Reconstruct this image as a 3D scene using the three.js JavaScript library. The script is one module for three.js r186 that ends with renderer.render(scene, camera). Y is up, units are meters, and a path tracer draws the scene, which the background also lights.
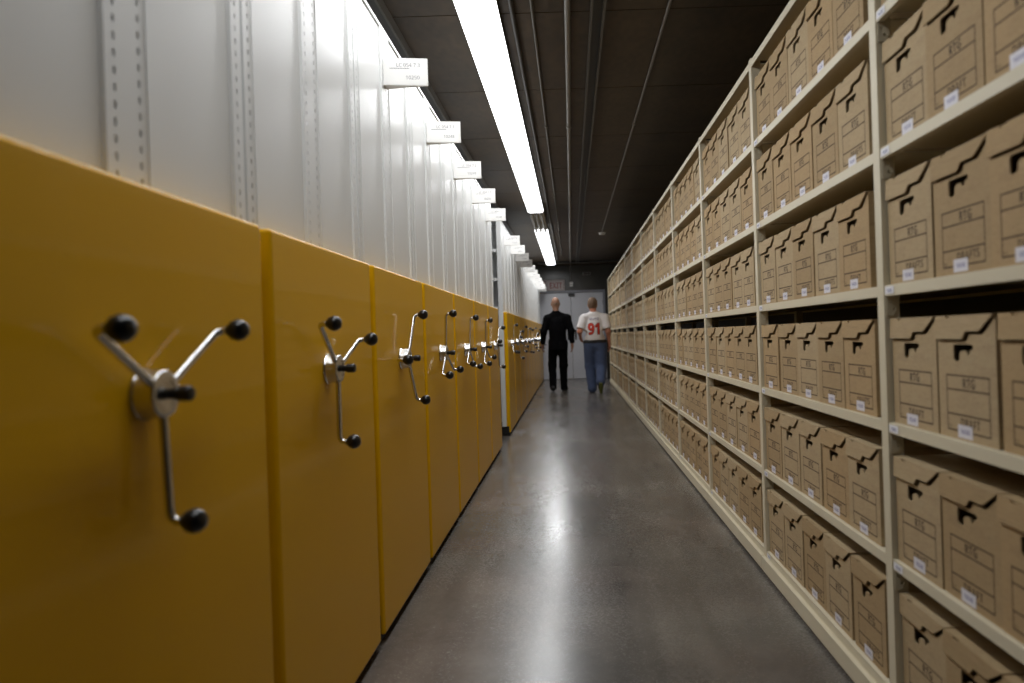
import * as THREE from 'three';
import { RoundedBoxGeometry } from 'three/addons/geometries/RoundedBoxGeometry.js';
import { mergeGeometries, mergeVertices } from 'three/addons/utils/BufferGeometryUtils.js';
import { RectAreaLightUniformsLib } from 'three/addons/lights/RectAreaLightUniformsLib.js';
RectAreaLightUniformsLib.init();

// ------------------------------------------------------------------ camera
const scene = new THREE.Scene();
scene.background = new THREE.Color(0, 0, 0);
const FPX = 740, EYE = 1.08;
const camera = new THREE.PerspectiveCamera(2 * Math.atan(341.5 / FPX) * 180 / Math.PI, 1024 / 683, 0.05, 60);
{
  // the camera looks straight down the aisle (-z), rolled about two degrees; the aisle's far point sits right of the frame's middle
  camera.rotation.z = -0.032;
  camera.setViewOffset(1024, 683, -59.4, 6.8, 1024, 683);
  camera.position.set(0, EYE, 0);
  camera.focus = 4.2;
  camera.userData.fStop = 2.2;
}
const renderer = new THREE.WebGLRenderer({ antialias: true });
renderer.toneMapping = THREE.LinearToneMapping;
renderer.toneMappingExposure = 1.0;
renderer.shadowMap.enabled = true;
const LAMP = 12.3, GLOW = 4.5;                  // ceiling strip lights: light given off, and how bright the lens looks
const LAMP_COLOUR = new THREE.Color(0.97, 0.985, 1.0);

// ------------------------------------------------------------------ helpers
let seed = 7;
const rnd = () => { seed = (seed * 1664525 + 1013904223) >>> 0; return seed / 4294967296; };
const used = {};
function numbered(n) { if (!(n in used)) { used[n] = 0; return n; } return n + '_' + String(++used[n]).padStart(3, '0'); }
function mesh(name, g, m, parent, pos) {
  const o = new THREE.Mesh(g, m); o.name = name; o.castShadow = o.receiveShadow = true;
  if (pos) o.position.set(...pos);
  if (parent) parent.add(o);
  return o;
}
function thing(name, label, category, pos = [0, 0, 0], group) {
  const o = new THREE.Group(); o.name = numbered(name); o.position.set(...pos);
  o.userData = { label, category }; if (group) o.userData.group = group;
  scene.add(o); return o;
}
function single(name, g, m, label, category, pos, group) {
  const o = mesh(numbered(name), g, m, scene, pos); o.userData = { label, category }; if (group) o.userData.group = group; return o;
}
function struct(name, g, m, label, pos) {
  const o = g ? mesh(name, g, m, scene, pos) : new THREE.Group(); if (!g) { o.name = name; scene.add(o); }
  o.userData = { kind: 'structure', label, category: name.replace(/_.*$/, '') }; return o;
}
const box = (x0, x1, y0, y1, z0, z1) => { const g = new THREE.BoxGeometry(x1 - x0, y1 - y0, z1 - z0); g.translate((x0 + x1) / 2, (y0 + y1) / 2, (z0 + z1) / 2); return g; };
const merge = (list) => mergeGeometries(list.map((g) => { const h = g.index ? g.toNonIndexed() : g; for (const k of Object.keys(h.attributes)) if (!['position', 'normal', 'uv'].includes(k)) h.deleteAttribute(k); return h; }));
const poly = (pts) => { const s = new THREE.Shape(); pts.forEach(([x, y], i) => i ? s.lineTo(x, y) : s.moveTo(x, y)); s.closePath(); return s; };
const ORD = ['first', 'second', 'third', 'fourth', 'fifth', 'sixth', 'seventh', 'eighth', 'ninth', 'tenth', 'eleventh', 'twelfth', 'thirteenth', 'fourteenth', 'fifteenth', 'sixteenth', 'seventeenth', 'eighteenth'];

// tiling value noise
function noiseGrid(n, s) { let q = s; const r = () => { q = (q * 1664525 + 1013904223) >>> 0; return q / 4294967296; }; const a = new Float32Array(n * n); for (let i = 0; i < n * n; i++) a[i] = r(); return a; }
function vnoise(grid, n, x, y) {
  const xi = Math.floor(x), yi = Math.floor(y), fx = x - xi, fy = y - yi, u = fx * fx * (3 - 2 * fx), v = fy * fy * (3 - 2 * fy);
  const at = (i, j) => grid[(((j % n) + n) % n) * n + (((i % n) + n) % n)];
  return (at(xi, yi) * (1 - u) + at(xi + 1, yi) * u) * (1 - v) + (at(xi, yi + 1) * (1 - u) + at(xi + 1, yi + 1) * u) * v;
}
function tnoise(grid, px, py, x, y) {                            // repeats after px by py cells
  const xi = Math.floor(x), yi = Math.floor(y), fx = x - xi, fy = y - yi, u = fx * fx * (3 - 2 * fx), v = fy * fy * (3 - 2 * fy);
  const at = (i, j) => grid[(j % py) * px + (i % px)];
  return (at(xi, yi) * (1 - u) + at(xi + 1, yi) * u) * (1 - v) + (at(xi, yi + 1) * (1 - u) + at(xi + 1, yi + 1) * u) * v;
}
function dataTex(w, h, fn, srgb) {
  const d = new Uint8Array(w * h * 4);
  for (let y = 0; y < h; y++) for (let x = 0; x < w; x++) { const c = fn(x / w, y / h), i = (y * w + x) * 4; for (let k = 0; k < 3; k++) d[i + k] = Math.max(0, Math.min(255, c[k])); d[i + 3] = 255; }
  const t = new THREE.DataTexture(d, w, h); t.wrapS = t.wrapT = THREE.RepeatWrapping; t.magFilter = THREE.LinearFilter; t.minFilter = THREE.LinearMipmapLinearFilter;
  if (srgb) t.colorSpace = THREE.SRGBColorSpace; t.needsUpdate = true; return t;
}
function canvasTex(w, h, draw) {
  const c = document.createElement('canvas'); c.width = w; c.height = h; draw(c.getContext('2d'), w, h);
  const t = new THREE.CanvasTexture(c); t.colorSpace = THREE.SRGBColorSpace; return t;
}
const std = (color, roughness, extra = {}) => new THREE.MeshPhysicalMaterial({ color, roughness, ...extra });
const G64 = noiseGrid(64, 11), G32 = noiseGrid(32, 5), G128 = noiseGrid(128, 23);

// ------------------------------------------------------------------ materials
const M = {};
{
  const conc = (u, v) => {
    const a = tnoise(G64, 6, 6, u * 6, v * 6), b = tnoise(G64, 24, 24, u * 24, v * 24), c = tnoise(G128, 128, 128, u * 128, v * 128), s = tnoise(G64, 56, 6, u * 56, v * 6), s2 = tnoise(G32, 26, 3, u * 26, v * 3);
    return 0.30 * a + 0.2 * b + 0.14 * c + 0.2 * s + 0.16 * s2;
  };
  const t = dataTex(512, 1024, (u, v) => { const k = 0.66 + 0.68 * conc(u, v) + (rnd() - 0.5) * 0.1; const w = tnoise(G32, 4, 8, u * 4, v * 8) * 6; return [(95 + w) * k, 93 * k, 87 * k]; }, true);
  const r = dataTex(512, 1024, (u, v) => { const k = 54 + 12 * tnoise(G32, 8, 4, u * 8, v * 4) + 10 * tnoise(G64, 32, 4, u * 32, v * 4) + (rnd() - 0.5) * 26; return [k, k, k]; });
  M.floor = std(0xffffff, 1.0, { map: t, roughnessMap: r });
  const ct = dataTex(256, 256, (u, v) => { const k = 0.8 + 0.4 * (0.5 * vnoise(G32, 32, u * 8, v * 8) + 0.5 * vnoise(G64, 64, u * 64, v * 32)); return [62 * k, 50 * k, 35 * k]; }, true);
  M.ceiling = std(0xffffff, 0.5, { specularIntensity: 0.5, map: ct });
  const wt = dataTex(256, 256, (u, v) => { const k = 0.86 + 0.28 * (0.6 * vnoise(G32, 32, u * 6, v * 6) + 0.4 * vnoise(G64, 64, u * 48, v * 48)); return [58 * k, 55 * k, 48 * k]; }, true);
  M.wall = std(0xffffff, 0.3, { map: wt });
}
{
  M.yellow = std(0xdfa900, 0.5, { specularIntensity: 0.2, clearcoat: 0.34, clearcoatRoughness: 0.1 });
  M.white = std(0xe4e5e4, 0.36);
}
M.signWhite = std(0xf0efec, 0.5);
M.chrome = std(0xd2d0cc, 0.24, { metalness: 1 });
M.black = std(0x101012, 0.28);
M.rubber = std(0x141414, 0.7);
M.darkSteel = std(0x2a2824, 0.5);
M.cream = std(0xd8cfb6, 0.5);
M.creamIn = std(0xc9c0a8, 0.55);
M.conduit = std(0x7d7972, 0.42, { metalness: 0.4 });
M.wire = std(0x4c4840, 0.5);
M.housing = std(0x8e8c88, 0.5);
M.lens = new THREE.MeshStandardMaterial({ color: 0xf4f2ea, roughness: 0.5, emissive: LAMP_COLOUR, emissiveIntensity: GLOW });
M.tubeOff = std(0xb9b8b4, 0.3);
M.door = std(0xd2d4dc, 0.22);
M.frame = std(0x8f9099, 0.5);

// ------------------------------------------------------------------ the room
const XL = -0.696, XR = 0.826, END = 18.1, CEIL = 2.78;
function metricUV(g, s = 1) {                                    // uv in metres from the two widest axes of each face
  const p = g.attributes.position, n = g.attributes.normal, uv = new Float32Array(p.count * 2);
  for (let i = 0; i < p.count; i++) {
    const ax = Math.abs(n.getX(i)), ay = Math.abs(n.getY(i));
    const [u, v] = ay > 0.7 ? [p.getX(i), p.getZ(i)] : ax > 0.7 ? [p.getZ(i), p.getY(i)] : [p.getX(i), p.getY(i)];
    uv[2 * i] = u * s; uv[2 * i + 1] = v * s;
  }
  g.setAttribute('uv', new THREE.BufferAttribute(uv, 2)); return g;
}
struct('floor', metricUV(box(-3.4, 2.4, -0.1, 0, -18.4, 2.2), 0.42), M.floor, 'polished grey concrete floor of the aisle');
{
  const c = struct('ceiling', metricUV(box(-3.4, 2.4, CEIL + 0.012, CEIL + 0.12, -18.4, 2.2), 0.6), M.ceiling, 'dark brown ceiling of the store room');
  const g = metricUV(box(-3.4, 2.4, CEIL, CEIL + 0.012, -1.212, 0), 0.6);
  for (let k = 0; k < 17; k++) mesh('ceiling_panel', g, M.ceiling, c, [0, 0, 2.2 - 1.22 * k]);
}
struct('wall_left', metricUV(box(-3.4, -3.3, 0, CEIL, -18.4, 2.2)), M.wall, 'dark wall behind the mobile shelving');
struct('wall_right', metricUV(box(2.3, 2.4, 0, CEIL, -18.4, 2.2)), M.wall, 'dark wall behind the box shelving');
struct('wall_front', metricUV(box(-3.3, 2.3, 0, CEIL, 2.1, 2.2)), M.wall, 'dark wall behind the camera');
struct('wall_back', metricUV(merge([box(-3.3, -0.82, 0, CEIL, -18.25, -END), box(0.85, 2.3, 0, CEIL, -18.25, -END), box(-0.82, 0.85, 2.16, CEIL, -18.25, -END)])), M.wall, 'dark end wall above and beside the double doors');
{
  struct('trim_1', merge([box(-0.82, -0.77, 0, 2.16, -18.25, -18.06), box(0.80, 0.85, 0, 2.16, -18.25, -18.06), box(-0.77, 0.80, 2.11, 2.16, -18.25, -18.06)]), M.frame, 'grey steel frame around the double doors');
  const leaf = (n, x0, x1, side) => {
    const d = struct(n, null, null, 'pale grey door leaf, ' + side + ' of the pair at the aisle end');
    const g = new RoundedBoxGeometry(x1 - x0, 2.1, 0.045, 2, 0.004); g.translate((x0 + x1) / 2, 1.055, -18.13); mesh('door_leaf', g, M.door, d);
    const hx = side === 'left' ? x1 - 0.09 : x0 + 0.09;
    mesh('handle', merge([box(hx - 0.02, hx + 0.02, 0.95, 1.2, -18.108, -18.1), box(hx - 0.01, hx + 0.01, 0.98, 1.17, -18.1, -18.07)]), M.darkSteel, d);
    for (const y of [0.25, 1.05, 1.85]) { const h = new THREE.CylinderGeometry(0.012, 0.012, 0.11, 8); h.translate(side === 'left' ? x0 : x1, y, -18.1); mesh('hinge', h, M.frame, d); }
  };
  leaf('door_1', -0.768, 0.012, 'left'); leaf('door_2', 0.018, 0.798, 'right');
  const c = thing('door_closer', 'small dark latch box at the top where the double doors meet', 'door closer', [0.03, 2.045, -18.1]);
  mesh('housing', new RoundedBoxGeometry(0.15, 0.055, 0.06, 2, 0.01), M.black, c, [0, 0, 0.031]);
  mesh('arm', box(-0.09, 0.09, 0.03, 0.042, 0.01, 0.03), M.darkSteel, c);
}

// ------------------------------------------------------------------ ceiling strip lights
const LX = -0.416, LW = 0.2, LLEN = 1.8;
{
  const lensShape = new THREE.Shape();
  lensShape.moveTo(-LW / 2, 0); lensShape.lineTo(-LW / 2, -0.018); lensShape.quadraticCurveTo(-LW / 2, -0.04, -LW / 2 + 0.04, -0.042); lensShape.lineTo(LW / 2 - 0.04, -0.042); lensShape.quadraticCurveTo(LW / 2, -0.04, LW / 2, -0.018); lensShape.lineTo(LW / 2, 0);
  const lensG = new THREE.ExtrudeGeometry(lensShape, { depth: LLEN - 0.006, bevelEnabled: false, curveSegments: 6 }); lensG.translate(0, 0, -(LLEN - 0.006) / 2);
  const houseG = new THREE.ExtrudeGeometry(poly([[-0.1, 0], [-0.1, 0.02], [-0.07, 0.058], [0.07, 0.058], [0.1, 0.02], [0.1, 0]]), { depth: LLEN - 0.008, bevelEnabled: false }); houseG.translate(0, 0, -(LLEN - 0.008) / 2);
  const tubeG = new THREE.CylinderGeometry(0.019, 0.019, LLEN - 0.14, 12); tubeG.rotateX(Math.PI / 2);
  const n = 9, d0 = 0.63;
  for (let k = 0; k < n; k++) {
    const off = k === 5, dc = d0 + (k + 0.5) * LLEN;
    const t = thing('strip_light', off ? 'unlit ceiling strip light with bare grey tubes, gap in the bright row' : 'glowing white ceiling strip light, ' + (k === 0 ? 'nearest the camera in its row' : k === 8 ? 'last of the row before the doors' : ORD[k] + ' of its row from the camera'), 'ceiling light', [LX, CEIL - 0.058, -dc], 'strip lights along the ceiling');
    mesh('housing', houseG, M.housing, t);
    if (off) {
      mesh('reflector', box(-0.098, 0.098, -0.004, 0, -LLEN / 2 + 0.01, LLEN / 2 - 0.01), M.signWhite, t);
      for (const x of [-0.066, 0, 0.066]) {
        mesh('tube', tubeG, M.tubeOff, t, [x, -0.032, 0]);
        for (const s of [-1, 1]) mesh('lamp_holder', new RoundedBoxGeometry(0.035, 0.055, 0.03, 2, 0.006), M.darkSteel, t, [x, -0.028, s * (LLEN / 2 - 0.05)]);
      }
    } else {
      mesh('diffuser', lensG, M.lens, t);
      const a = new THREE.RectAreaLight(LAMP_COLOUR, LAMP, LW - 0.02, LLEN - 0.06); a.name = 'strip_light_glow';
      a.position.set(LX, CEIL - 0.058 - 0.046, -dc); a.rotation.x = -Math.PI / 2; scene.add(a);
    }
  }
}

// ------------------------------------------------------------------ conduits and rails under the ceiling
const pipeZ = (r, d0, d1) => { const g = new THREE.CylinderGeometry(r, r, d1 - d0, 12); g.rotateX(Math.PI / 2); g.translate(0, 0, -(d0 + d1) / 2); return g; };
{
  const pipe = (name, x, r, d0, d1, label, m = M.conduit, couplings = true) => {
    const t = thing(name, label, 'conduit', [x, CEIL - r - 0.002, 0]);
    mesh('pipe', pipeZ(r, d0, d1), m, t);
    if (couplings) for (let d = d0 + 2.6; d < d1 - 0.5; d += 3.05) mesh('coupling', pipeZ(r + 0.005, d, d + 0.06), m, t);
    return t;
  };
  const main = pipe('conduit_pipe', 0.032, 0.016, 0.3, 18.06, 'light grey conduit pipe along the middle of the dark ceiling');
  const drop = new THREE.CylinderGeometry(0.014, 0.014, 0.42, 10); mesh('drop_pipe', drop, M.conduit, main, [0, -0.21, -18.07]);
  const rail = thing('ceiling_rail', 'dark double-edged steel channel rail on the ceiling right of centre', 'rail', [0.19, CEIL, 0]);
  mesh('channel', box(-0.028, 0.028, -0.012, 0, -17.2, -0.3), M.darkSteel, rail);
  for (const s of [-1, 1]) mesh('lip', box(s * 0.032 - 0.006, s * 0.032 + 0.006, -0.045, 0, -17.2, -0.3), M.wire, rail);
  pipe('conduit_pipe', 0.56, 0.009, 0.3, 12.3, 'thin conduit line far right on the dark ceiling', M.conduit);
  pipe('conduit_pipe', -0.15, 0.008, 0.3, 15.5, 'thin dark conduit line just right of the strip lights', M.wire);
  pipe('conduit_pipe', -0.255, 0.012, 0.3, 17.0, 'dark conduit tight against the right side of the strip lights', M.darkSteel, false);
  const lr = thing('ceiling_rail', 'dark steel rail on the ceiling above the tops of the mobile shelving', 'rail', [-0.93, CEIL, 0]);
  mesh('channel', box(-0.05, 0.03, -0.05, 0, -17.6, -0.3), M.darkSteel, lr); mesh('lip', box(0.03, 0.042, -0.06, 0, -17.6, -0.3), M.wire, lr);
  const det = thing('ceiling_detector', 'small pale detector on the ceiling at the end of the thin conduit', 'detector', [0.57, CEIL, -12.4]);
  const dg = new THREE.CylinderGeometry(0.065, 0.05, 0.04, 20); mesh('body', dg, M.signWhite, det, [0, -0.02, 0]); mesh('base', new THREE.CylinderGeometry(0.075, 0.075, 0.008, 20), M.housing, det, [0, -0.004, 0]);
  const beam = thing('ceiling_beam', 'dark steel beam crossing the ceiling just before the end wall', 'beam', [0, CEIL, -17.1]);
  mesh('flange', box(-0.72, 2.3, -0.05, -0.042, -0.05, 0.05), M.wire, beam); mesh('web', box(-0.72, 2.3, -0.042, 0, -0.006, 0.006), M.darkSteel, beam);
  const jb = thing('junction_box', 'small grey box on the end wall below the conduit, right of the exit sign', 'junction box', [0.035, 2.31, -END]);
  mesh('box_body', new RoundedBoxGeometry(0.1, 0.13, 0.06, 2, 0.01), M.housing, jb, [0, 0, 0.031]); mesh('cover', new RoundedBoxGeometry(0.085, 0.05, 0.012, 2, 0.004), M.signWhite, jb, [0, 0.026, 0.066]); mesh('cover', new RoundedBoxGeometry(0.07, 0.045, 0.012, 2, 0.004), M.signWhite, jb, [0, -0.032, 0.066]);
  const vb = thing('wall_box', 'small faint grey box on the dark end wall above the right door', 'junction box', [0.42, 2.56, -END]);
  mesh('box_body', new RoundedBoxGeometry(0.2, 0.07, 0.05, 2, 0.01), M.housing, vb, [0, 0, 0.026]); mesh('cover', box(-0.08, 0.08, -0.025, 0.025, 0.05, 0.058), M.wire, vb);
  // exit sign
  const ex = thing('exit_sign', 'red and white EXIT sign above the left door', 'sign', [-0.44, 2.3, -END]);
  mesh('case', new RoundedBoxGeometry(0.66, 0.3, 0.04, 2, 0.01), M.darkSteel, ex, [0, 0, 0.021]);
  const st = canvasTex(512, 232, (c, w, h) => {
    c.fillStyle = '#6e5a56'; c.fillRect(0, 0, w, h); c.strokeStyle = '#b5aaa6'; c.lineWidth = 12; c.strokeRect(6, 6, w - 12, h - 12);
    c.fillStyle = '#b5aaa6'; c.fillRect(150, 0, 14, h);
    c.fillStyle = '#7a1f1c'; c.fillRect(40, 30, 22, h - 60); c.fillRect(100, 30, 22, h - 60);
    c.fillStyle = '#b3a5a1'; c.fillRect(172, 18, w - 196, h - 36);
    c.fillStyle = '#7a1210'; c.font = 'bold 168px sans-serif'; c.textAlign = 'center'; c.textBaseline = 'middle'; c.save(); c.translate(332, h / 2 + 8); c.scale(0.72, 1); c.fillText('EXIT', 0, 0); c.restore();
  });
  const face = new THREE.PlaneGeometry(0.63, 0.275); mesh('sign_face', face, new THREE.MeshStandardMaterial({ map: st, roughness: 0.4 }), ex, [0, 0, 0.0425]);
}

// ------------------------------------------------------------------ mobile shelving, left
const PITCH = 0.905, CTOP = 2.37, PTOP = 1.352, WX = -0.741;
{
  // local frame: x = 0 at the white end face, z = 0 at the near edge, running to -PITCH
  const shapeFace = (shape, depth) => { const g = new THREE.ExtrudeGeometry(shape, { depth, bevelEnabled: false }); g.rotateY(Math.PI / 2); return g; };   // shape x -> away from camera
  const slotted = (a, b, rows) => {
    const s = poly([[a, 0.1], [b, 0.1], [b, CTOP - 0.012], [a, CTOP - 0.012]]);
    for (const r of rows) for (let y = PTOP + 0.01; y < CTOP - 0.05; y += 0.0285) s.holes.push(poly([[r - 0.0035, y], [r - 0.0035, y + 0.013], [r + 0.0035, y + 0.013], [r + 0.0035, y]]));
    return merge([shapeFace(s, 0.003), box(-0.045, 0, 0.1, CTOP - 0.012, -b, -b + 0.002), box(-0.045, 0, 0.1, CTOP - 0.012, -a - 0.002, -a)]);
  };
  const postNear = slotted(0.007, 0.052, [0.033]), postFar = slotted(0.853, 0.898, [0.872]), postMid = slotted(0.396, 0.509, [0.417, 0.488]);
  const edgeStrip = (a) => box(-0.004, 0.0055, 0.1, CTOP - 0.012, -a - 0.004, -a + 0.004);
  const panelA = box(-0.006, -0.003, 0.1, CTOP - 0.012, -0.402, -0.046), panelB = box(-0.006, -0.003, 0.1, CTOP - 0.012, -0.859, -0.503);
  const topG = box(-2.2, 0.004, CTOP - 0.012, CTOP, -0.899, -0.006);
  const beadG = merge([edgeStrip(0.056), edgeStrip(0.392), edgeStrip(0.513), edgeStrip(0.849)]);
  const yg = new RoundedBoxGeometry(0.042, PTOP - 0.03, PITCH - 0.054, 4, 0.01); yg.translate(0.024, (PTOP + 0.03) / 2, -PITCH / 2);
  const baseG = box(-2.2, 0.03, 0.012, 0.1, -0.88, -0.025);
  const shelfG = merge([box(-2.2, -0.05, 0, 0.004, -0.897, -0.008), box(-2.2, -0.05, -0.028, 0.004, -0.012, -0.008), box(-2.2, -0.05, -0.028, 0.004, -0.897, -0.893)]);
  const backG = box(-2.2, -0.02, 0.1, CTOP - 0.012, -0.455, -0.45);
  const upG = box(-2.2, -2.15, 0.1, CTOP - 0.012, -0.895, -0.01);
  const bumpG = new THREE.CylinderGeometry(0.007, 0.007, 0.012, 10); bumpG.rotateX(Math.PI / 2);
  const wheelG = new THREE.CylinderGeometry(0.05, 0.05, 0.03, 16); wheelG.rotateX(Math.PI / 2);
  // V-shaped aisle sign
  const signShape = poly([[0.004, 0.028], [0.178, 0.004], [0.182, 0], [0.178, -0.004], [0.004, -0.028]]);
  const signG = new THREE.ExtrudeGeometry(signShape, { depth: 0.112, bevelEnabled: false }); signG.rotateX(-Math.PI / 2);      // shape y -> -z, depth -> y
  const signTex = (a, b) => canvasTex(320, 200, (c, w, h) => {
    c.fillStyle = '#f0efec'; c.fillRect(0, 0, w, h);
    c.fillStyle = '#7d7b80'; c.textBaseline = 'middle'; c.font = 'bold 38px sans-serif'; c.fillText('\u25CF', 44, 46);
    c.font = '40px sans-serif'; c.fillText(a, 90, 48); c.fillRect(40, 72, 150, 5); c.fillText(b, 160, 146);
  });
  const signMats = [['LC 054 7 1', '10248'], ['LC 054 7 2', '10249'], ['LC 054 7 3', '10250']].map(([a, b]) => new THREE.MeshStandardMaterial({ map: signTex(a, b), roughness: 0.5 }));
  const signFace = new THREE.PlaneGeometry(0.168, 0.104); signFace.rotateY(-Math.atan2(0.024, 0.174) * -1);
  // three-spoke handle; local x out of the panel
  const hubG = new THREE.LatheGeometry([[0, 0], [0.043, 0], [0.043, 0.004], [0.04, 0.007], [0.04, 0.034], [0.037, 0.038], [0.024, 0.04], [0.022, 0.037], [0, 0.037]].map(([x, y]) => new THREE.Vector2(x, y)), 28); hubG.rotateZ(-Math.PI / 2);
  const pinG = new THREE.LatheGeometry([[0, 0.034], [0.009, 0.034], [0.009, 0.053], [0.0125, 0.056], [0.013, 0.074], [0.01, 0.079], [0, 0.079]].map(([x, y]) => new THREE.Vector2(x, y)), 18); pinG.rotateZ(-Math.PI / 2);
  const R = 0.206;
  const path = new THREE.CurvePath();
  const P = (r, x) => new THREE.Vector3(x, r, 0);
  path.add(new THREE.LineCurve3(P(0.026, 0.03), P(R - 0.016, 0.036))); path.add(new THREE.QuadraticBezierCurve3(P(R - 0.016, 0.036), P(R, 0.037), P(R + 0.001, 0.051))); path.add(new THREE.LineCurve3(P(R + 0.001, 0.051), P(R + 0.001, 0.06)));
  const spokeG = new THREE.TubeGeometry(path, 30, 0.0072, 10);
  const knobG = new THREE.LatheGeometry([[0, -0.02], [0.009, -0.02], [0.011, -0.016], [0.017, -0.011], [0.0205, 0], [0.018, 0.01], [0.011, 0.018], [0, 0.0205]].map(([x, y]) => new THREE.Vector2(x, y)), 22); knobG.rotateZ(-Math.PI / 2); knobG.translate(0.075, R + 0.001, 0);
  const angles = [0, -7, 30, 62, 55, 66, 20, 58, 12, 70, 35, 95, 50, 5, 80, 25, 110, 44];
  let k = 0;
  const make = (d, label, i) => {
    const t = thing('mobile_shelving_unit', label, 'shelving unit', [WX, 0, -d], 'yellow-fronted mobile shelving units');
    mesh('drive_panel', yg, M.yellow, t);
    mesh('base', baseG, M.rubber, t);
    mesh('end_panel', panelA, M.white, t); mesh('end_panel', panelB, M.white, t);
    for (const g of [postNear, postMid, postFar]) mesh('slotted_post', g, M.white, t);
    mesh('edge_bead', beadG, M.white, t);
    mesh('top', topG, M.white, t); mesh('back_panel', backG, M.white, t); mesh('rear_panel', upG, M.white, t);
    for (let s = 0; s < 7; s++) mesh('shelf', shelfG, M.white, t, [0, 0.15 + s * 0.315, 0]);
    for (const y of [1.42, 1.80]) mesh('bumper', bumpG, M.rubber, t, [-0.012, y, -0.9]);
    const sg = mesh('aisle_sign', signG, M.signWhite, t, [0, 2.128, -PITCH / 2]);
    const sf = mesh('sign_print', signFace, signMats[i % 3], sg, [0.0925, 0.056, 0.0165]);
    const h = new THREE.Group(); h.name = 'handle'; h.position.set(0.045, 1.005, -0.4); t.add(h);
    mesh('hub', hubG, M.chrome, h); mesh('lock_pin', pinG, M.black, h);
    for (let j = 0; j < 3; j++) {
      // rotation about x: angle measured from straight down, turning the lower spoke towards the camera
      const a = THREE.MathUtils.degToRad(180 + angles[i] + j * 120);
      const s = mesh('spoke', spokeG, M.chrome, h); s.rotation.x = a;
      const q = mesh('knob', knobG, M.black, h); q.rotation.x = a;
    }
  };
  const N = 7;
  for (let i = 0; i < N; i++, k++) make(0.80 + PITCH * i, i === 0 ? 'large yellow-fronted mobile shelving unit nearest the camera, at left edge' : i === 6 ? 'yellow-fronted mobile shelving unit just before the open gap in the row' : 'yellow-fronted mobile shelving unit, ' + ORD[i] + ' from the camera', k);
  for (let i = 0; i < 11; i++, k++) make(8.07 + PITCH * i, i === 0 ? 'yellow-fronted mobile shelving unit just past the open gap in the row' : i === 10 ? 'last yellow-fronted mobile shelving unit beside the double doors' : 'yellow-fronted mobile shelving unit, ' + ORD[i] + ' past the open gap', k);
}

// ------------------------------------------------------------------ box shelving, right
const BAY = 1.3, P0 = 0.67, ROW = 0.36, SH0 = 0.103, NB = 12;
const SHELF_Y = [0, 1, 2, 3, 4, 5].map((r) => SH0 + ROW * r);
{
  // a bay spans z = 0 (near) to -BAY (far); x = 0 at its front face
  const postG = merge([box(0, 0.004, 0.0, 2.27, -0.021, 0.021), box(0, 0.04, 0, 2.27, -0.021, -0.018), box(0, 0.04, 0, 2.27, 0.018, 0.021)]); postG.translate(0, 0, 0.0215);
  const rearG = box(0.56, 0.6, 0, 2.27, 0.0005, 0.0425);
  const len = BAY - 0.045;
  const shelfProfile = poly([[0.002, 0], [0.002, 0.028], [0.6, 0.028], [0.6, 0.014], [0.597, 0.014], [0.597, 0.025], [0.005, 0.025], [0.005, 0.003], [0.02, 0.003], [0.02, 0]]);
  const shelfG = new THREE.ExtrudeGeometry(shelfProfile, { depth: len, bevelEnabled: false }); shelfG.translate(0, -0.028, -len - 0.001);
  const topProfile = poly([[0, 0], [0, 0.03], [0.6, 0.03], [0.6, 0.026], [0.004, 0.026], [0.004, 0]]);
  const topG = new THREE.ExtrudeGeometry(topProfile, { depth: len, bevelEnabled: false }); topG.translate(0, 2.23, -len - 0.001);
  const kickG = merge([box(0.001, 0.005, 0.012, 0.074, -BAY + 0.003, -0.003), box(-0.014, 0.001, 0.066, 0.072, -BAY + 0.003, -0.003), box(-0.014, -0.011, 0.014, 0.067, -BAY + 0.003, -0.003)]);
  // perforated bracket on the near side of the far post
  const brs = poly([[0.004, 0], [0.034, 0], [0.034, -0.03], [0.022, -0.05], [0.004, -0.05]]);
  for (const [a, b] of [[0.013, -0.014], [0.022, -0.032]]) { const h = new THREE.Path(); h.absarc(a, b, 0.0045, 0, Math.PI * 2, true); brs.holes.push(h); }
  const brG = merge([new THREE.ExtrudeGeometry(brs, { depth: 0.003, bevelEnabled: false, curveSegments: 8 })]);
  const lt = canvasTex(128, 44, (c, w, h) => { c.fillStyle = '#e9e9ee'; c.fillRect(0, 0, w, h); c.fillStyle = '#5a6090'; c.font = 'bold 26px sans-serif'; c.textAlign = 'center'; c.textBaseline = 'middle'; c.fillText('10248', w / 2, h / 2 + 2); });
  const ltm = new THREE.MeshStandardMaterial({ map: lt, roughness: 0.6 });
  const labG = new THREE.PlaneGeometry(0.052, 0.02); labG.rotateY(-Math.PI / 2);
  for (let b = 0; b < NB; b++) {
    const d = P0 + BAY * b;
    const t = thing('shelving_bay', 'cream steel shelving bay of cardboard boxes, ' + (b === 0 ? 'nearest the camera at right edge' : b === NB - 1 ? 'farthest, beside the double doors' : ORD[b] + ' from the camera'), 'shelving', [XR, 0, -d - 0.0215], 'bays of the cream box shelving');
    if (b === 0) { mesh('post', postG, M.cream, t); mesh('rear_post', rearG, M.creamIn, t); }
    mesh('post', postG, M.cream, t, [0, 0, -BAY]); mesh('rear_post', rearG, M.creamIn, t, [0, 0, -BAY]);
    mesh('kick_plate', kickG, M.cream, t); mesh('top_rail', topG, M.cream, t);
    SHELF_Y.forEach((y, r) => {
      const s = mesh('shelf', shelfG, M.cream, t, [0, y, 0]);
      mesh('shelf_label', labG, ltm, s, [-0.0004 + 0.002 - 0.0012, -0.014, -BAY + 0.075]);
      if (r) mesh('bracket', brG, M.creamIn, t, [0, y - 0.03, -BAY + 0.044]);
    });
  }
}

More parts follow.
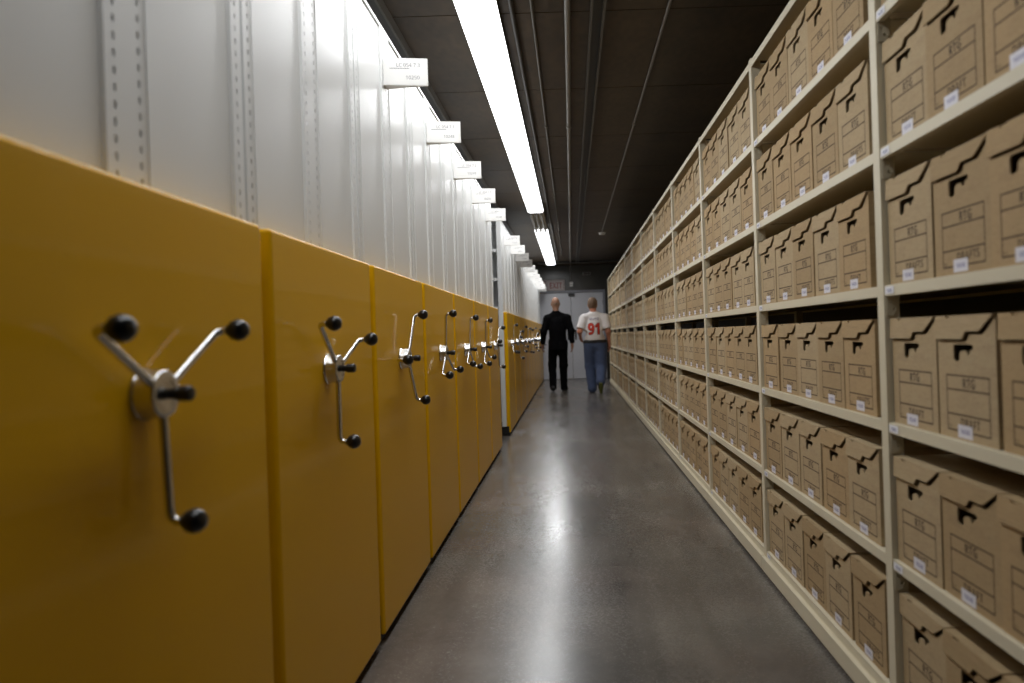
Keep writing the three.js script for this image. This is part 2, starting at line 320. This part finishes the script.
// ------------------------------------------------------------------ archive boxes
{
  const W = 0.232, H = 0.272, D = 0.385, TH = 0.004;
  const sx = (s) => (s - 0.5) * W, ty = (t) => H * (1 - t);
  const toFront = (g) => { g.rotateY(-Math.PI / 2); return g; };                        // shape x -> z (to the camera), depth -> -x (to the aisle)
  const frontShape = poly([[0, 1], [1, 1], [1, 0.028], [0.83, 0.138], [0.79, 0.152], [0.59, 0.152], [0.57, 0.16], [0.545, 0.195], [0.5, 0.207], [0, 0.206]].map(([s, t]) => [sx(s), ty(t)]));
  frontShape.holes.push(poly([[0.29, 0.245], [0.29, 0.35], [0.31, 0.37], [0.37, 0.37], [0.4, 0.352], [0.4, 0.31], [0.43, 0.285], [0.51, 0.282], [0.53, 0.312], [0.57, 0.315], [0.585, 0.28], [0.63, 0.272], [0.64, 0.245], [0.61, 0.233], [0.31, 0.233]].map(([s, t]) => [sx(s), ty(t)])));
  const front = toFront(new THREE.ExtrudeGeometry(frontShape, { depth: TH, bevelEnabled: false })); front.translate(TH, 0, 0);
  const hw = W / 2;
  const panels = [box(TH, D, 0, TH, -hw, hw), box(TH, D, H - 0.004 - TH, H - 0.004, -hw, hw), box(D - TH, D, 0, H - 0.004, -hw, hw), box(TH, D, 0, H - 0.004, -hw, -hw + TH), box(TH, D, 0, H - 0.004, hw - TH, hw)];
  const bodyG = merge([front, ...panels]);
  { // uv: the printed front takes u 0..0.75, everything else the plain strip 0.78..1
    const p = bodyG.attributes.position, n = bodyG.attributes.normal, uv = bodyG.attributes.uv;
    for (let i = 0; i < p.count; i++) {
      if (n.getX(i) < -0.9 && p.getX(i) < 0.001) uv.setXY(i, 0.75 * (p.getZ(i) / W + 0.5), p.getY(i) / H);
      else { const a = Math.abs(n.getX(i)) > 0.5 ? p.getZ(i) / D : p.getX(i) / D; uv.setXY(i, 0.79 + 0.2 * Math.min(1, Math.abs(a)), Math.abs(n.getY(i)) > 0.5 ? p.getZ(i) / W + 0.5 : p.getY(i) / H); }
    }
  }
  const flapPts = [[0.004, 0], [0.004, 0.19], [0.485, 0.19], [0.515, 0.175], [0.54, 0.14], [0.57, 0.128], [0.77, 0.128], [0.8, 0.115], [0.985, 0.008], [0.985, 0], [0.3, 0], [0.29, 0.022], [0.2, 0.022], [0.19, 0]].map(([s, t]) => [sx(s), ty(t)]);
  const flapG = toFront(new THREE.ExtrudeGeometry(poly(flapPts), { depth: 0.004, bevelEnabled: false }));
  { // the lower edge stands off the front a little
    const p = flapG.attributes.position, uv = flapG.attributes.uv;
    for (let i = 0; i < p.count; i++) { const t = 1 - p.getY(i) / H; p.setX(i, p.getX(i) - 0.0008 - 0.012 * t); uv.setXY(i, 0.79 + 0.2 * (p.getZ(i) / W + 0.5), p.getY(i) / H); }
    flapG.computeVertexNormals();
  }
  const lidG = box(0, 0.3, H - 0.0038, H, sx(0.004), sx(0.985)); { const uv = lidG.attributes.uv; for (let i = 0; i < uv.count; i++) uv.setXY(i, 0.79 + 0.2 * uv.getX(i), uv.getY(i)); }
  const flapAll = merge([flapG, lidG]);
  const tex = (v, words) => canvasTex(512, 432, (c, w, h) => {
    c.fillStyle = '#b39d79'; c.fillRect(0, 0, w, h);
    for (let i = 0; i < 5200; i++) { const a = rnd(); c.fillStyle = a < 0.5 ? 'rgba(70,48,24,0.07)' : 'rgba(226,200,160,0.07)'; c.fillRect(rnd() * w, rnd() * h, 1 + rnd() * 22, 1 + rnd() * 2.2); }
    for (let i = 0; i < 60; i++) { c.fillStyle = i % 2 ? 'rgba(60,40,20,0.03)' : 'rgba(235,210,170,0.03)'; c.fillRect(rnd() * w, rnd() * h, 20 + rnd() * 90, 6 + rnd() * 40); }
    const FW = 0.75 * w, X = (s) => s * FW, Y = (t) => t * h;
    c.strokeStyle = 'rgba(52,36,20,0.9)'; c.lineWidth = 5.5; c.strokeRect(X(0.15), Y(0.485), X(0.73), Y(0.445));
    for (const t of [0.6, 0.80]) { c.beginPath(); c.moveTo(X(0.15), Y(t)); c.lineTo(X(0.88), Y(t)); c.stroke(); }
    c.fillStyle = 'rgba(40,28,18,0.9)'; c.textBaseline = 'middle'; c.save(); c.translate(X(0.4 + 0.03 * v), Y(0.545)); c.rotate(-0.03 + 0.02 * v); c.font = 'bold 46px sans-serif'; c.fillText(words[0], 0, 0); c.restore();
    c.fillStyle = 'rgba(50,36,22,0.8)'; c.save(); c.translate(X(0.36 + 0.02 * v), Y(0.862)); c.rotate(0.02 - 0.02 * v); c.font = 'bold 42px sans-serif'; c.fillText(words[1], 0, 0); c.restore();
    c.font = '13px sans-serif'; c.fillText('BOX', X(0.165), Y(0.905));
  });
  const texs = [['RTG', 'DRAFT'], ['RTG', 'DRAFT'], ['RTG', 'DRAFTS']].map((w, i) => tex(i, w));
  const kraft = []; for (const t of texs) for (const c of [0xffffff, 0xf2ece2, 0xfaf2e6]) kraft.push(std(c, 0.82, { map: t }));
  const lt = canvasTex(128, 64, (c, w, h) => { c.fillStyle = '#dcdae2'; c.fillRect(0, 0, w, h); c.fillStyle = '#7a7aa6'; c.font = 'bold 30px sans-serif'; c.textAlign = 'center'; c.textBaseline = 'middle'; c.fillText('10248', w / 2, h / 2); });
  const lmat = new THREE.MeshStandardMaterial({ map: lt, roughness: 0.55 });
  const stickG = box(-0.0006, 0, 0, 0.028, -0.029, 0.029); stickG.rotateY(0);
  { const n = stickG.attributes.normal, p = stickG.attributes.position, uv = stickG.attributes.uv; for (let i = 0; i < p.count; i++) if (n.getX(i) < -0.5) uv.setXY(i, p.getZ(i) / 0.058 + 0.5, p.getY(i) / 0.028); else uv.setXY(i, 0.02, 0.02); }
  const rowName = ['bottom shelf', 'second shelf from floor', 'third shelf from floor', 'fourth shelf from floor', 'fifth shelf from floor', 'top shelf'];
  const posName = ['leftmost', 'second from left', 'third from left', 'fourth from left', 'rightmost'];
  const far = [];
  for (let b = 0; b < NB; b++) for (let r = 0; r < 6; r++) {
    const d0 = P0 + BAY * b, inner = BAY - 0.05, slack = inner - 5 * (W + 0.003);
    let shift = b === 1 || b === 0 ? 0.004 : rnd() < 0.5 ? 0.004 : rnd() * 0.02, left = slack - shift;
    for (let i = 0; i < 5; i++) {
      // i counts from the far end of the bay, which is the left one in view
      const gap = i === 0 ? shift : rnd() < 0.22 ? Math.min(left, rnd() * 0.018) : 0; if (i) left -= gap;
      if (i === 0) var edge = d0 + BAY - 0.024;
      edge -= gap; const dc = edge - W / 2; edge -= W + 0.003;
      const x = XR + 0.012 + rnd() * 0.006, turn = (rnd() - 0.5) * 0.006, y = SHELF_Y[r] + 0.0005, v = Math.floor(rnd() * 9), so = (rnd() - 0.5) * 0.02;
      if (b > 9) { far.push([x, y, -dc]); continue; }
      const t = thing('archive_box', 'tan archive box, ' + posName[i] + ', ' + rowName[r] + ', ' + (b === 0 ? 'shelving bay nearest camera' : ORD[b] + ' bay from camera'), 'box', [x, y, -dc], 'cardboard archive boxes on the shelving');
      t.rotation.y = turn;
      mesh('carton', bodyG, kraft[v], t); mesh('lid', flapAll, kraft[v], t); mesh('label', stickG, lmat, t, [-0.0002, 0.006 + so * 0.2, so - 0.004]);
    }
  }
  const im = new THREE.InstancedMesh(merge([bodyG.clone(), flapAll.clone()]), kraft[0], far.length); im.name = 'distant_archive_boxes';
  far.forEach(([x, y, z], i) => im.setMatrixAt(i, new THREE.Matrix4().makeTranslation(x, y, z)));
  im.userData = { kind: 'stuff', label: 'tan archive boxes packed in the two farthest shelving bays', category: 'boxes' }; im.castShadow = im.receiveShadow = true; scene.add(im);
}

// ------------------------------------------------------------------ people
const V = (x, y, z) => [x, y, z];
function surfaceNets(f, lo, hi, cell) {
  const n = lo.map((l, i) => Math.max(2, Math.ceil((hi[i] - l) / cell) + 1)), [nx, ny, nz] = n;
  const F = new Float32Array(nx * ny * nz), id = (x, y, z) => x + nx * (y + ny * z);
  for (let z = 0; z < nz; z++) for (let y = 0; y < ny; y++) for (let x = 0; x < nx; x++) F[id(x, y, z)] = f(lo[0] + x * cell, lo[1] + y * cell, lo[2] + z * cell);
  const vert = new Int32Array(nx * ny * nz).fill(-1), pos = [], idx = [];
  for (let z = 0; z < nz - 1; z++) for (let y = 0; y < ny - 1; y++) for (let x = 0; x < nx - 1; x++) {
    let mask = 0; const c = []; for (let k = 0; k < 8; k++) { const v = F[id(x + (k & 1), y + ((k >> 1) & 1), z + (k >> 2))]; c.push(v); if (v < 0) mask |= 1 << k; }
    if (mask === 0 || mask === 255) continue;
    let sx = 0, sy = 0, sz = 0, m = 0;
    for (const [a, b] of [[0, 1], [2, 3], [4, 5], [6, 7], [0, 2], [1, 3], [4, 6], [5, 7], [0, 4], [1, 5], [2, 6], [3, 7]]) if ((c[a] < 0) !== (c[b] < 0)) { const t = c[a] / (c[a] - c[b]); sx += (a & 1) + t * ((b & 1) - (a & 1)); sy += ((a >> 1) & 1) + t * (((b >> 1) & 1) - ((a >> 1) & 1)); sz += (a >> 2) + t * ((b >> 2) - (a >> 2)); m++; }
    vert[id(x, y, z)] = pos.length / 3; pos.push(lo[0] + (x + sx / m) * cell, lo[1] + (y + sy / m) * cell, lo[2] + (z + sz / m) * cell);
  }
  const quad = (a, b, c, d, flip) => { if (a < 0 || b < 0 || c < 0 || d < 0) return; flip ? idx.push(a, c, b, a, d, c) : idx.push(a, b, c, a, c, d); };
  for (let z = 1; z < nz - 1; z++) for (let y = 1; y < ny - 1; y++) for (let x = 1; x < nx - 1; x++) {
    const s = F[id(x, y, z)] < 0;
    if (s !== (F[id(x + 1, y, z)] < 0)) quad(vert[id(x, y - 1, z - 1)], vert[id(x, y, z - 1)], vert[id(x, y, z)], vert[id(x, y - 1, z)], !s);
    if (s !== (F[id(x, y + 1, z)] < 0)) quad(vert[id(x - 1, y, z - 1)], vert[id(x - 1, y, z)], vert[id(x, y, z)], vert[id(x, y, z - 1)], !s);
    if (s !== (F[id(x, y, z + 1)] < 0)) quad(vert[id(x - 1, y - 1, z)], vert[id(x, y - 1, z)], vert[id(x, y, z)], vert[id(x - 1, y, z)], !s);
  }
  const g = new THREE.BufferGeometry(); g.setAttribute('position', new THREE.Float32BufferAttribute(pos, 3)); g.setIndex(idx); g.computeVertexNormals();
  g.setAttribute('uv', new THREE.Float32BufferAttribute(new Float32Array(pos.length / 3 * 2), 2)); return g;
}
const cone = (a, ra, b, rb, flat = 1) => (x, y, z) => {                       // tapered capsule; flat > 1 thins it front to back
  const bx = b[0] - a[0], by = b[1] - a[1], bz = (b[2] - a[2]), px = x - a[0], py = y - a[1], pz = z - a[2];
  const t = Math.max(0, Math.min(1, (px * bx + py * by + pz * bz) / (bx * bx + by * by + bz * bz + 1e-9)));
  const ex = px - t * bx, ey = py - t * by, ez = (pz - t * bz) * flat; return (Math.sqrt(ex * ex + ey * ey + ez * ez) - (ra + (rb - ra) * t)) / (flat > 1 ? 1.15 : 1);
};
const ell = (c, r) => (x, y, z) => { const a = (x - c[0]) / r[0], b = (y - c[1]) / r[1], d = (z - c[2]) / r[2]; return (Math.sqrt(a * a + b * b + d * d) - 1) * Math.min(...r); };
const smin = (a, b, k) => { const h = Math.max(k - Math.abs(a - b), 0) / k; return Math.min(a, b) - h * h * k / 4; };
const blend = (fs, k) => (x, y, z) => { let d = 1e3; for (const f of fs) d = smin(d, f(x, y, z), k); return d; };
const lerp = (a, b, t) => a.map((v, i) => v + (b[i] - v) * t);
function handGeometry(wrist, elbow, side) {
  // hand hangs on along the forearm; thumb side towards the front (-z), palm towards the body
  const dir = new THREE.Vector3(...wrist).sub(new THREE.Vector3(...elbow)).normalize(), fwd = new THREE.Vector3(0, 0, -1); fwd.addScaledVector(dir, -fwd.dot(dir)).normalize();
  const inn = new THREE.Vector3().crossVectors(dir, fwd); if (inn.x * side > 0) inn.negate();
  const at = (l, s, p) => { const v = new THREE.Vector3(...wrist).addScaledVector(dir, l).addScaledVector(fwd, s).addScaledVector(inn, p); return [v.x, v.y, v.z]; };
  const parts = [cone(at(-0.03, 0, 0), 0.026, at(0.03, 0.004, 0), 0.027)], fing = [];
  for (const s of [-0.026, -0.009, 0.009, 0.026]) parts.push(cone(at(0.02, s * 0.6, 0), 0.017, at(0.085, s, 0.002), 0.0125));
  [[-0.03, 0.055], [-0.01, 0.072], [0.011, 0.078], [0.031, 0.068]].forEach(([s, l]) => fing.push(blend([cone(at(0.08, s, 0.002), 0.0105, at(0.08 + l * 0.5, s * 1.05, 0.01), 0.0095), cone(at(0.08 + l * 0.5, s * 1.05, 0.01), 0.0095, at(0.08 + l * 0.88, s * 1.05, 0.034), 0.0078)], 0.004)));
  fing.push(blend([cone(at(0.028, 0.022, 0.004), 0.0145, at(0.06, 0.048, 0.014), 0.012), cone(at(0.06, 0.048, 0.014), 0.0115, at(0.092, 0.054, 0.024), 0.0088)], 0.006));
  const palm = blend(parts, 0.02), f = (x, y, z) => { let d = palm(x, y, z); for (const q of fing) d = smin(d, q(x, y, z), 0.005); return d; };
  const c = at(0.06, 0.005, 0.01); return surfaceNets(f, c.map((v) => v - 0.125), c.map((v) => v + 0.125), 0.004);
}
function headFns(c, tall) {                                                    // c: centre of the head; looks towards -z
  const [x, y, z] = c;
  return { skull: [ell([x, y + 0.03, z + 0.012], [0.076, 0.092, 0.096]), ell([x, y - 0.035, z - 0.022], [0.062, 0.085, 0.074]), cone([x, y - 0.1, z - 0.062], 0.022, [x, y - 0.095, z - 0.05], 0.03)],
    fine: [cone([x, y + 0.012, z - 0.092], 0.008, [x, y - 0.03, z - 0.112], 0.013), ell([x - 0.08, y - 0.012, z + 0.012], [0.013, 0.032, 0.02]), ell([x + 0.08, y - 0.012, z + 0.012], [0.013, 0.032, 0.02]), cone([x - 0.03, y + 0.026, z - 0.086], 0.008, [x + 0.03, y + 0.026, z - 0.086], 0.008), cone([x - 0.022, y - 0.062, z - 0.09], 0.007, [x + 0.022, y - 0.062, z - 0.09], 0.007)] };
}
function person(label, pos, K, mats) {
  const t = thing('person', label, 'person', pos);
  const { head, neck, sh, el, wr, hip, kn, an, toe, waist, chest } = K;
  const hd = headFns(head), armR = K.armR || [0.052, 0.042, 0.034, 0.026], legR = [0.085, 0.058, 0.036];
  const coarse = [cone(neck[0], 0.062, neck[1], 0.052), cone(chest[0], 0.13, chest[1], 0.115, 1.25), cone(chest[1], 0.115, waist, 0.115, 1.2), cone(waist, 0.115, [hip[0][0] * 0.4 + hip[1][0] * 0.4, hip[0][1] + 0.02, hip[0][2]], 0.125, 1.1), cone([neck[0][0], neck[0][1] - 0.01, 0], 0.06, sh[0], 0.056), cone([neck[0][0], neck[0][1] - 0.01, 0], 0.06, sh[1], 0.056), ...hd.skull];
  for (const i of [0, 1]) coarse.push(cone(sh[i], armR[0] + 0.006, el[i], armR[1]), cone(el[i], armR[1], wr[i], armR[3]), cone(hip[i], legR[0], kn[i], legR[1]), cone(kn[i], legR[1], lerp(kn[i], an[i], 0.35), 0.055), cone(lerp(kn[i], an[i], 0.35), 0.055, an[i], legR[2]), cone(an[i], 0.032, toe[i], 0.018));
  const bodyF = blend(coarse, 0.045), fineF = blend(hd.fine, 0.004), skullF = blend(hd.skull, 0.04);
  const lo = [-0.42, -0.02, -0.5], hi = [0.42, 1.85, 0.5];
  const body = surfaceNets((x, y, z) => smin(bodyF(x, y, z), fineF(x, y, z), 0.012), lo, hi, 0.0115);
  const hg = [0, 1].map((i) => handGeometry(wr[i], el[i], i ? 1 : -1));
  const bodyAll = mergeGeometries([body, ...hg]);
  const b = mesh('body', bodyAll, mats.skin, t);
  // legs of the trousers
  const tr = [cone([hip[0][0] * 0.3, waist[1] - 0.08, waist[2]], 0.135, [hip[1][0] * 0.3, hip[0][1], hip[0][2]], 0.142, 1.1)];
  for (const i of [0, 1]) tr.push(cone(hip[i], K.loose[0], kn[i], K.loose[1]), cone(kn[i], K.loose[1], [an[i][0], an[i][1] + K.cuff, an[i][2]], K.loose[2]));
  const trB = blend(tr, 0.035), rip = (x, y, z) => 0.004 * Math.sin(y * 38 + x * 25) * Math.sin(y * 17 + z * 30 + 1);
  mesh('trousers', surfaceNets((x, y, z) => Math.max(trB(x, y, z) + rip(x, y, z), y - K.belt), lo, hi, 0.011), mats.trousers, t);
  // upper garment
  const up = [cone(chest[0], 0.155 + K.padTop, chest[1], 0.145 + K.pad, 1.22), cone(chest[1], 0.145 + K.pad, waist, 0.14 + K.pad, 1.18), cone(waist, 0.14 + K.pad, [0, K.hem - 0.02, hip[0][2]], K.hemR, 1.12), cone([neck[0][0], neck[0][1] + 0.02, 0], 0.062, sh[0], 0.062 + K.padTop), cone([neck[0][0], neck[0][1] + 0.02, 0], 0.062, sh[1], 0.062 + K.padTop), cone(neck[0], 0.075, lerp(neck[0], neck[1], 0.35), 0.062)];
  const slv = K.sleeve;
  for (const i of [0, 1]) { if (slv > 1) { const e = lerp(el[i], wr[i], slv - 1); up.push(cone(sh[i], 0.076, el[i], 0.06), cone(el[i], 0.06, e, 0.047)); } else up.push(cone(sh[i], 0.082, lerp(sh[i], el[i], slv), 0.085)); }
  const upB = blend(up, 0.04);
  const cuff = [0, 1].map((i) => { const a = slv > 1 ? el[i] : sh[i], e = slv > 1 ? wr[i] : el[i], p = lerp(a, e, slv > 1 ? slv - 1 : slv), q = new THREE.Vector3(...e).sub(new THREE.Vector3(...a)).normalize(); return (x, y, z) => Math.abs(x) < 0.14 || Math.sign(x) !== (i ? 1 : -1) || Math.hypot(x - p[0], y - p[1], z - p[2]) > 0.16 ? -1 : (x - p[0]) * q.x + (y - p[1]) * q.y + (z - p[2]) * q.z; });
  const upper = surfaceNets((x, y, z) => { let d = Math.max(upB(x, y, z) + 0.6 * rip(z, y, x), (Math.abs(x) < K.hemR + 0.03 ? K.hem - y : -1), y - K.collar + 0.25 * z); for (const c of cuff) d = Math.max(d, c(x, y, z)); return d; }, lo, hi, 0.011);
  const uv = upper.attributes.uv, p = upper.attributes.position, n = upper.attributes.normal;
  for (let i = 0; i < p.count; i++) { const bk = n.getZ(i) > 0.05 && Math.abs(p.getX(i)) < 0.25; uv.setXY(i, bk ? p.getX(i) / 0.5 + 0.5 : p.getX(i) > 0 ? 1 : 0, (p.getY(i) - 0.9) / 0.6); }
  mesh(mats.upperName, upper, mats.upper, t);
  for (const i of [0, 1]) {
    const h = K.heel[i], sole = blend([cone(h, 0.043, lerp(h, toe[i], 0.5), 0.041), cone(lerp(h, toe[i], 0.5), 0.043, toe[i], 0.036), cone(an[i], 0.05, h, 0.044)], 0.03);
    const c = lerp(h, toe[i], 0.5), gY = K.flat[i] ? (x, y) => -y + 0.0 : () => -1;
    mesh('shoe', surfaceNets((x, y, z) => Math.max(sole(x, y, z), gY(x, y), y - an[i][1] - 0.05), c.map((v, k) => v - [0.12, 0.2, 0.24][k]), c.map((v, k) => v + [0.12, 0.22, 0.24][k]), 0.009), mats.shoe, t);
    if (mats.sole && !K.flat[i]) {
      const dv = new THREE.Vector3(...toe[i]).sub(new THREE.Vector3(...h)).normalize(), nrm = new THREE.Vector3().crossVectors(dv, new THREE.Vector3(1, 0, 0)).normalize(); if (nrm.z < 0) nrm.negate();
      const off = (q, r) => [q[0] + nrm.x * r, q[1] + nrm.y * r, q[2] + nrm.z * r];
      const sf = blend([cone(off(h, 0.035), 0.036, off(lerp(h, toe[i], 0.5), 0.033), 0.034), cone(off(lerp(h, toe[i], 0.5), 0.033), 0.036, off(toe[i], 0.024), 0.032)], 0.02), base = off(h, 0.022);
      mesh('shoe_sole', surfaceNets((x, y, z) => Math.max(sf(x, y, z), -((x - base[0]) * nrm.x + (y - base[1]) * nrm.y + (z - base[2]) * nrm.z), (x - base[0]) * nrm.x + (y - base[1]) * nrm.y + (z - base[2]) * nrm.z - 0.03), c.map((v, k) => v - [0.12, 0.2, 0.24][k]), c.map((v, k) => v + [0.12, 0.22, 0.24][k]), 0.009), mats.sole, t);
    }
  }
  // hair follows the skull
  const cut = K.hair, hz = head;
  mesh('hair', surfaceNets((x, y, z) => { const wob = 0.0025 * Math.sin(x * 160 + y * 60) * Math.sin(y * 120 + z * 70); return Math.max(skullF(x, y, z) - cut.thick + wob, -(z - hz[2] - cut.front) + cut.slope * (hz[1] + 0.06 - y), hz[1] + cut.low - y, y - hz[1] - cut.high); }, head.map((v) => v - 0.2), head.map((v) => v + 0.2), 0.008), mats.hair, t);
  if (mats.belt) mesh('belt', surfaceNets((x, y, z) => Math.max(trB(x, y, z) - 0.01, K.belt - 0.05 - y, y - K.belt - 0.01), [-0.3, K.belt - 0.08, -0.3], [0.3, K.belt + 0.06, 0.3], 0.009), mats.belt, t);
  return t;
}
const skin = std(0x8f6a55, 0.6), skinRed = std(0xb5785f, 0.55);
person('bald man in a black suit walking away towards the doors', [-0.262, 0, -14.15], {
  head: [-0.025, 1.685, -0.02], neck: [[-0.02, 1.47, 0.0], [-0.025, 1.6, -0.01]], sh: [[-0.19, 1.40, 0], [0.19, 1.40, 0]], el: [[-0.265, 1.15, 0.05], [0.262, 1.15, 0.03]], wr: [[-0.292, 0.905, -0.03], [0.272, 0.90, 0.02]],
  chest: [[0, 1.31, 0], [0, 1.18, 0.005]], waist: [0, 1.05, 0], hip: [[-0.088, 0.93, 0], [0.088, 0.93, 0]], kn: [[-0.122, 0.51, -0.05], [0.092, 0.5, -0.03]], an: [[-0.115, 0.115, 0.1], [0.085, 0.085, -0.14]], toe: [[-0.12, 0.05, -0.07], [0.135, 0.038, -0.33]], heel: [[-0.115, 0.075, 0.13], [0.085, 0.043, -0.13]], flat: [true, true],
  loose: [0.1, 0.078, 0.066], cuff: -0.02, belt: 1.03, padTop: 0.006, pad: 0.012, hem: 0.80, hemR: 0.2, sleeve: 1.92, collar: 1.555, hair: { thick: 0.002, front: 0.02, slope: 0.0, low: -0.07, high: 0.01 },
}, { skin, trousers: std(0x0c0c0e, 0.9, { specularIntensity: 0.15 }), upper: std(0x08080a, 0.9, { specularIntensity: 0.15 }), upperName: 'jacket', shoe: std(0x0c0c0d, 0.6), hair: std(0x8d7462, 0.7) });
const jersey = canvasTex(512, 614, (c, w, h) => {
  c.fillStyle = '#d9d4d2'; c.fillRect(0, 0, w, h);
  c.textAlign = 'center'; c.textBaseline = 'middle';
  c.fillStyle = '#3a2648'; c.font = 'bold 66px sans-serif'; c.fillText('MUDI', 246, 150);
  c.save(); c.translate(250, 335); c.scale(1.05, 1.32); c.font = 'bold 215px sans-serif'; c.lineWidth = 16; c.strokeStyle = '#5d0f10'; c.strokeText('91', 0, 0); c.fillStyle = '#c2361f'; c.fillText('91', 0, 0); c.restore();
});
person('man in a white jersey numbered in red and blue jeans walking away', [0.43, 0, -13.6], {
  head: [-0.025, 1.625, -0.02], neck: [[-0.01, 1.43, 0], [-0.022, 1.55, -0.005]], sh: [[-0.19, 1.365, 0], [0.19, 1.365, 0]], el: [[-0.275, 1.13, 0.07], [0.245, 1.12, 0.05]], wr: [[-0.262, 1.02, -0.15], [0.262, 0.885, -0.02]],
  chest: [[0, 1.27, 0], [0, 1.14, 0.01]], waist: [0, 1.02, 0.005], hip: [[-0.095, 0.9, 0], [0.095, 0.9, 0]], kn: [[-0.1, 0.49, -0.1], [0.1, 0.48, 0.0]], an: [[-0.075, 0.08, -0.06], [0.07, 0.215, 0.25]], toe: [[-0.1, 0.038, -0.25], [0.075, 0.04, 0.17]], heel: [[-0.075, 0.043, -0.05], [0.07, 0.2, 0.285]], flat: [true, false],
  loose: [0.122, 0.1, 0.085], cuff: 0.0, belt: 0.965, padTop: 0.008, pad: 0.03, hem: 0.967, hemR: 0.185, sleeve: 0.8, collar: 1.5, hair: { thick: 0.014, front: -0.02, slope: -0.9, low: -0.085, high: 0.2 },
}, { skin: skinRed, trousers: std(0x4a5878, 0.85), upper: std(0xffffff, 0.85, { map: jersey }), upperName: 'jersey', shoe: std(0x2a2622, 0.6), sole: std(0x6f7434, 0.7), hair: std(0x6a5340, 0.75), belt: std(0x15151a, 0.5) });

renderer.render(scene, camera);
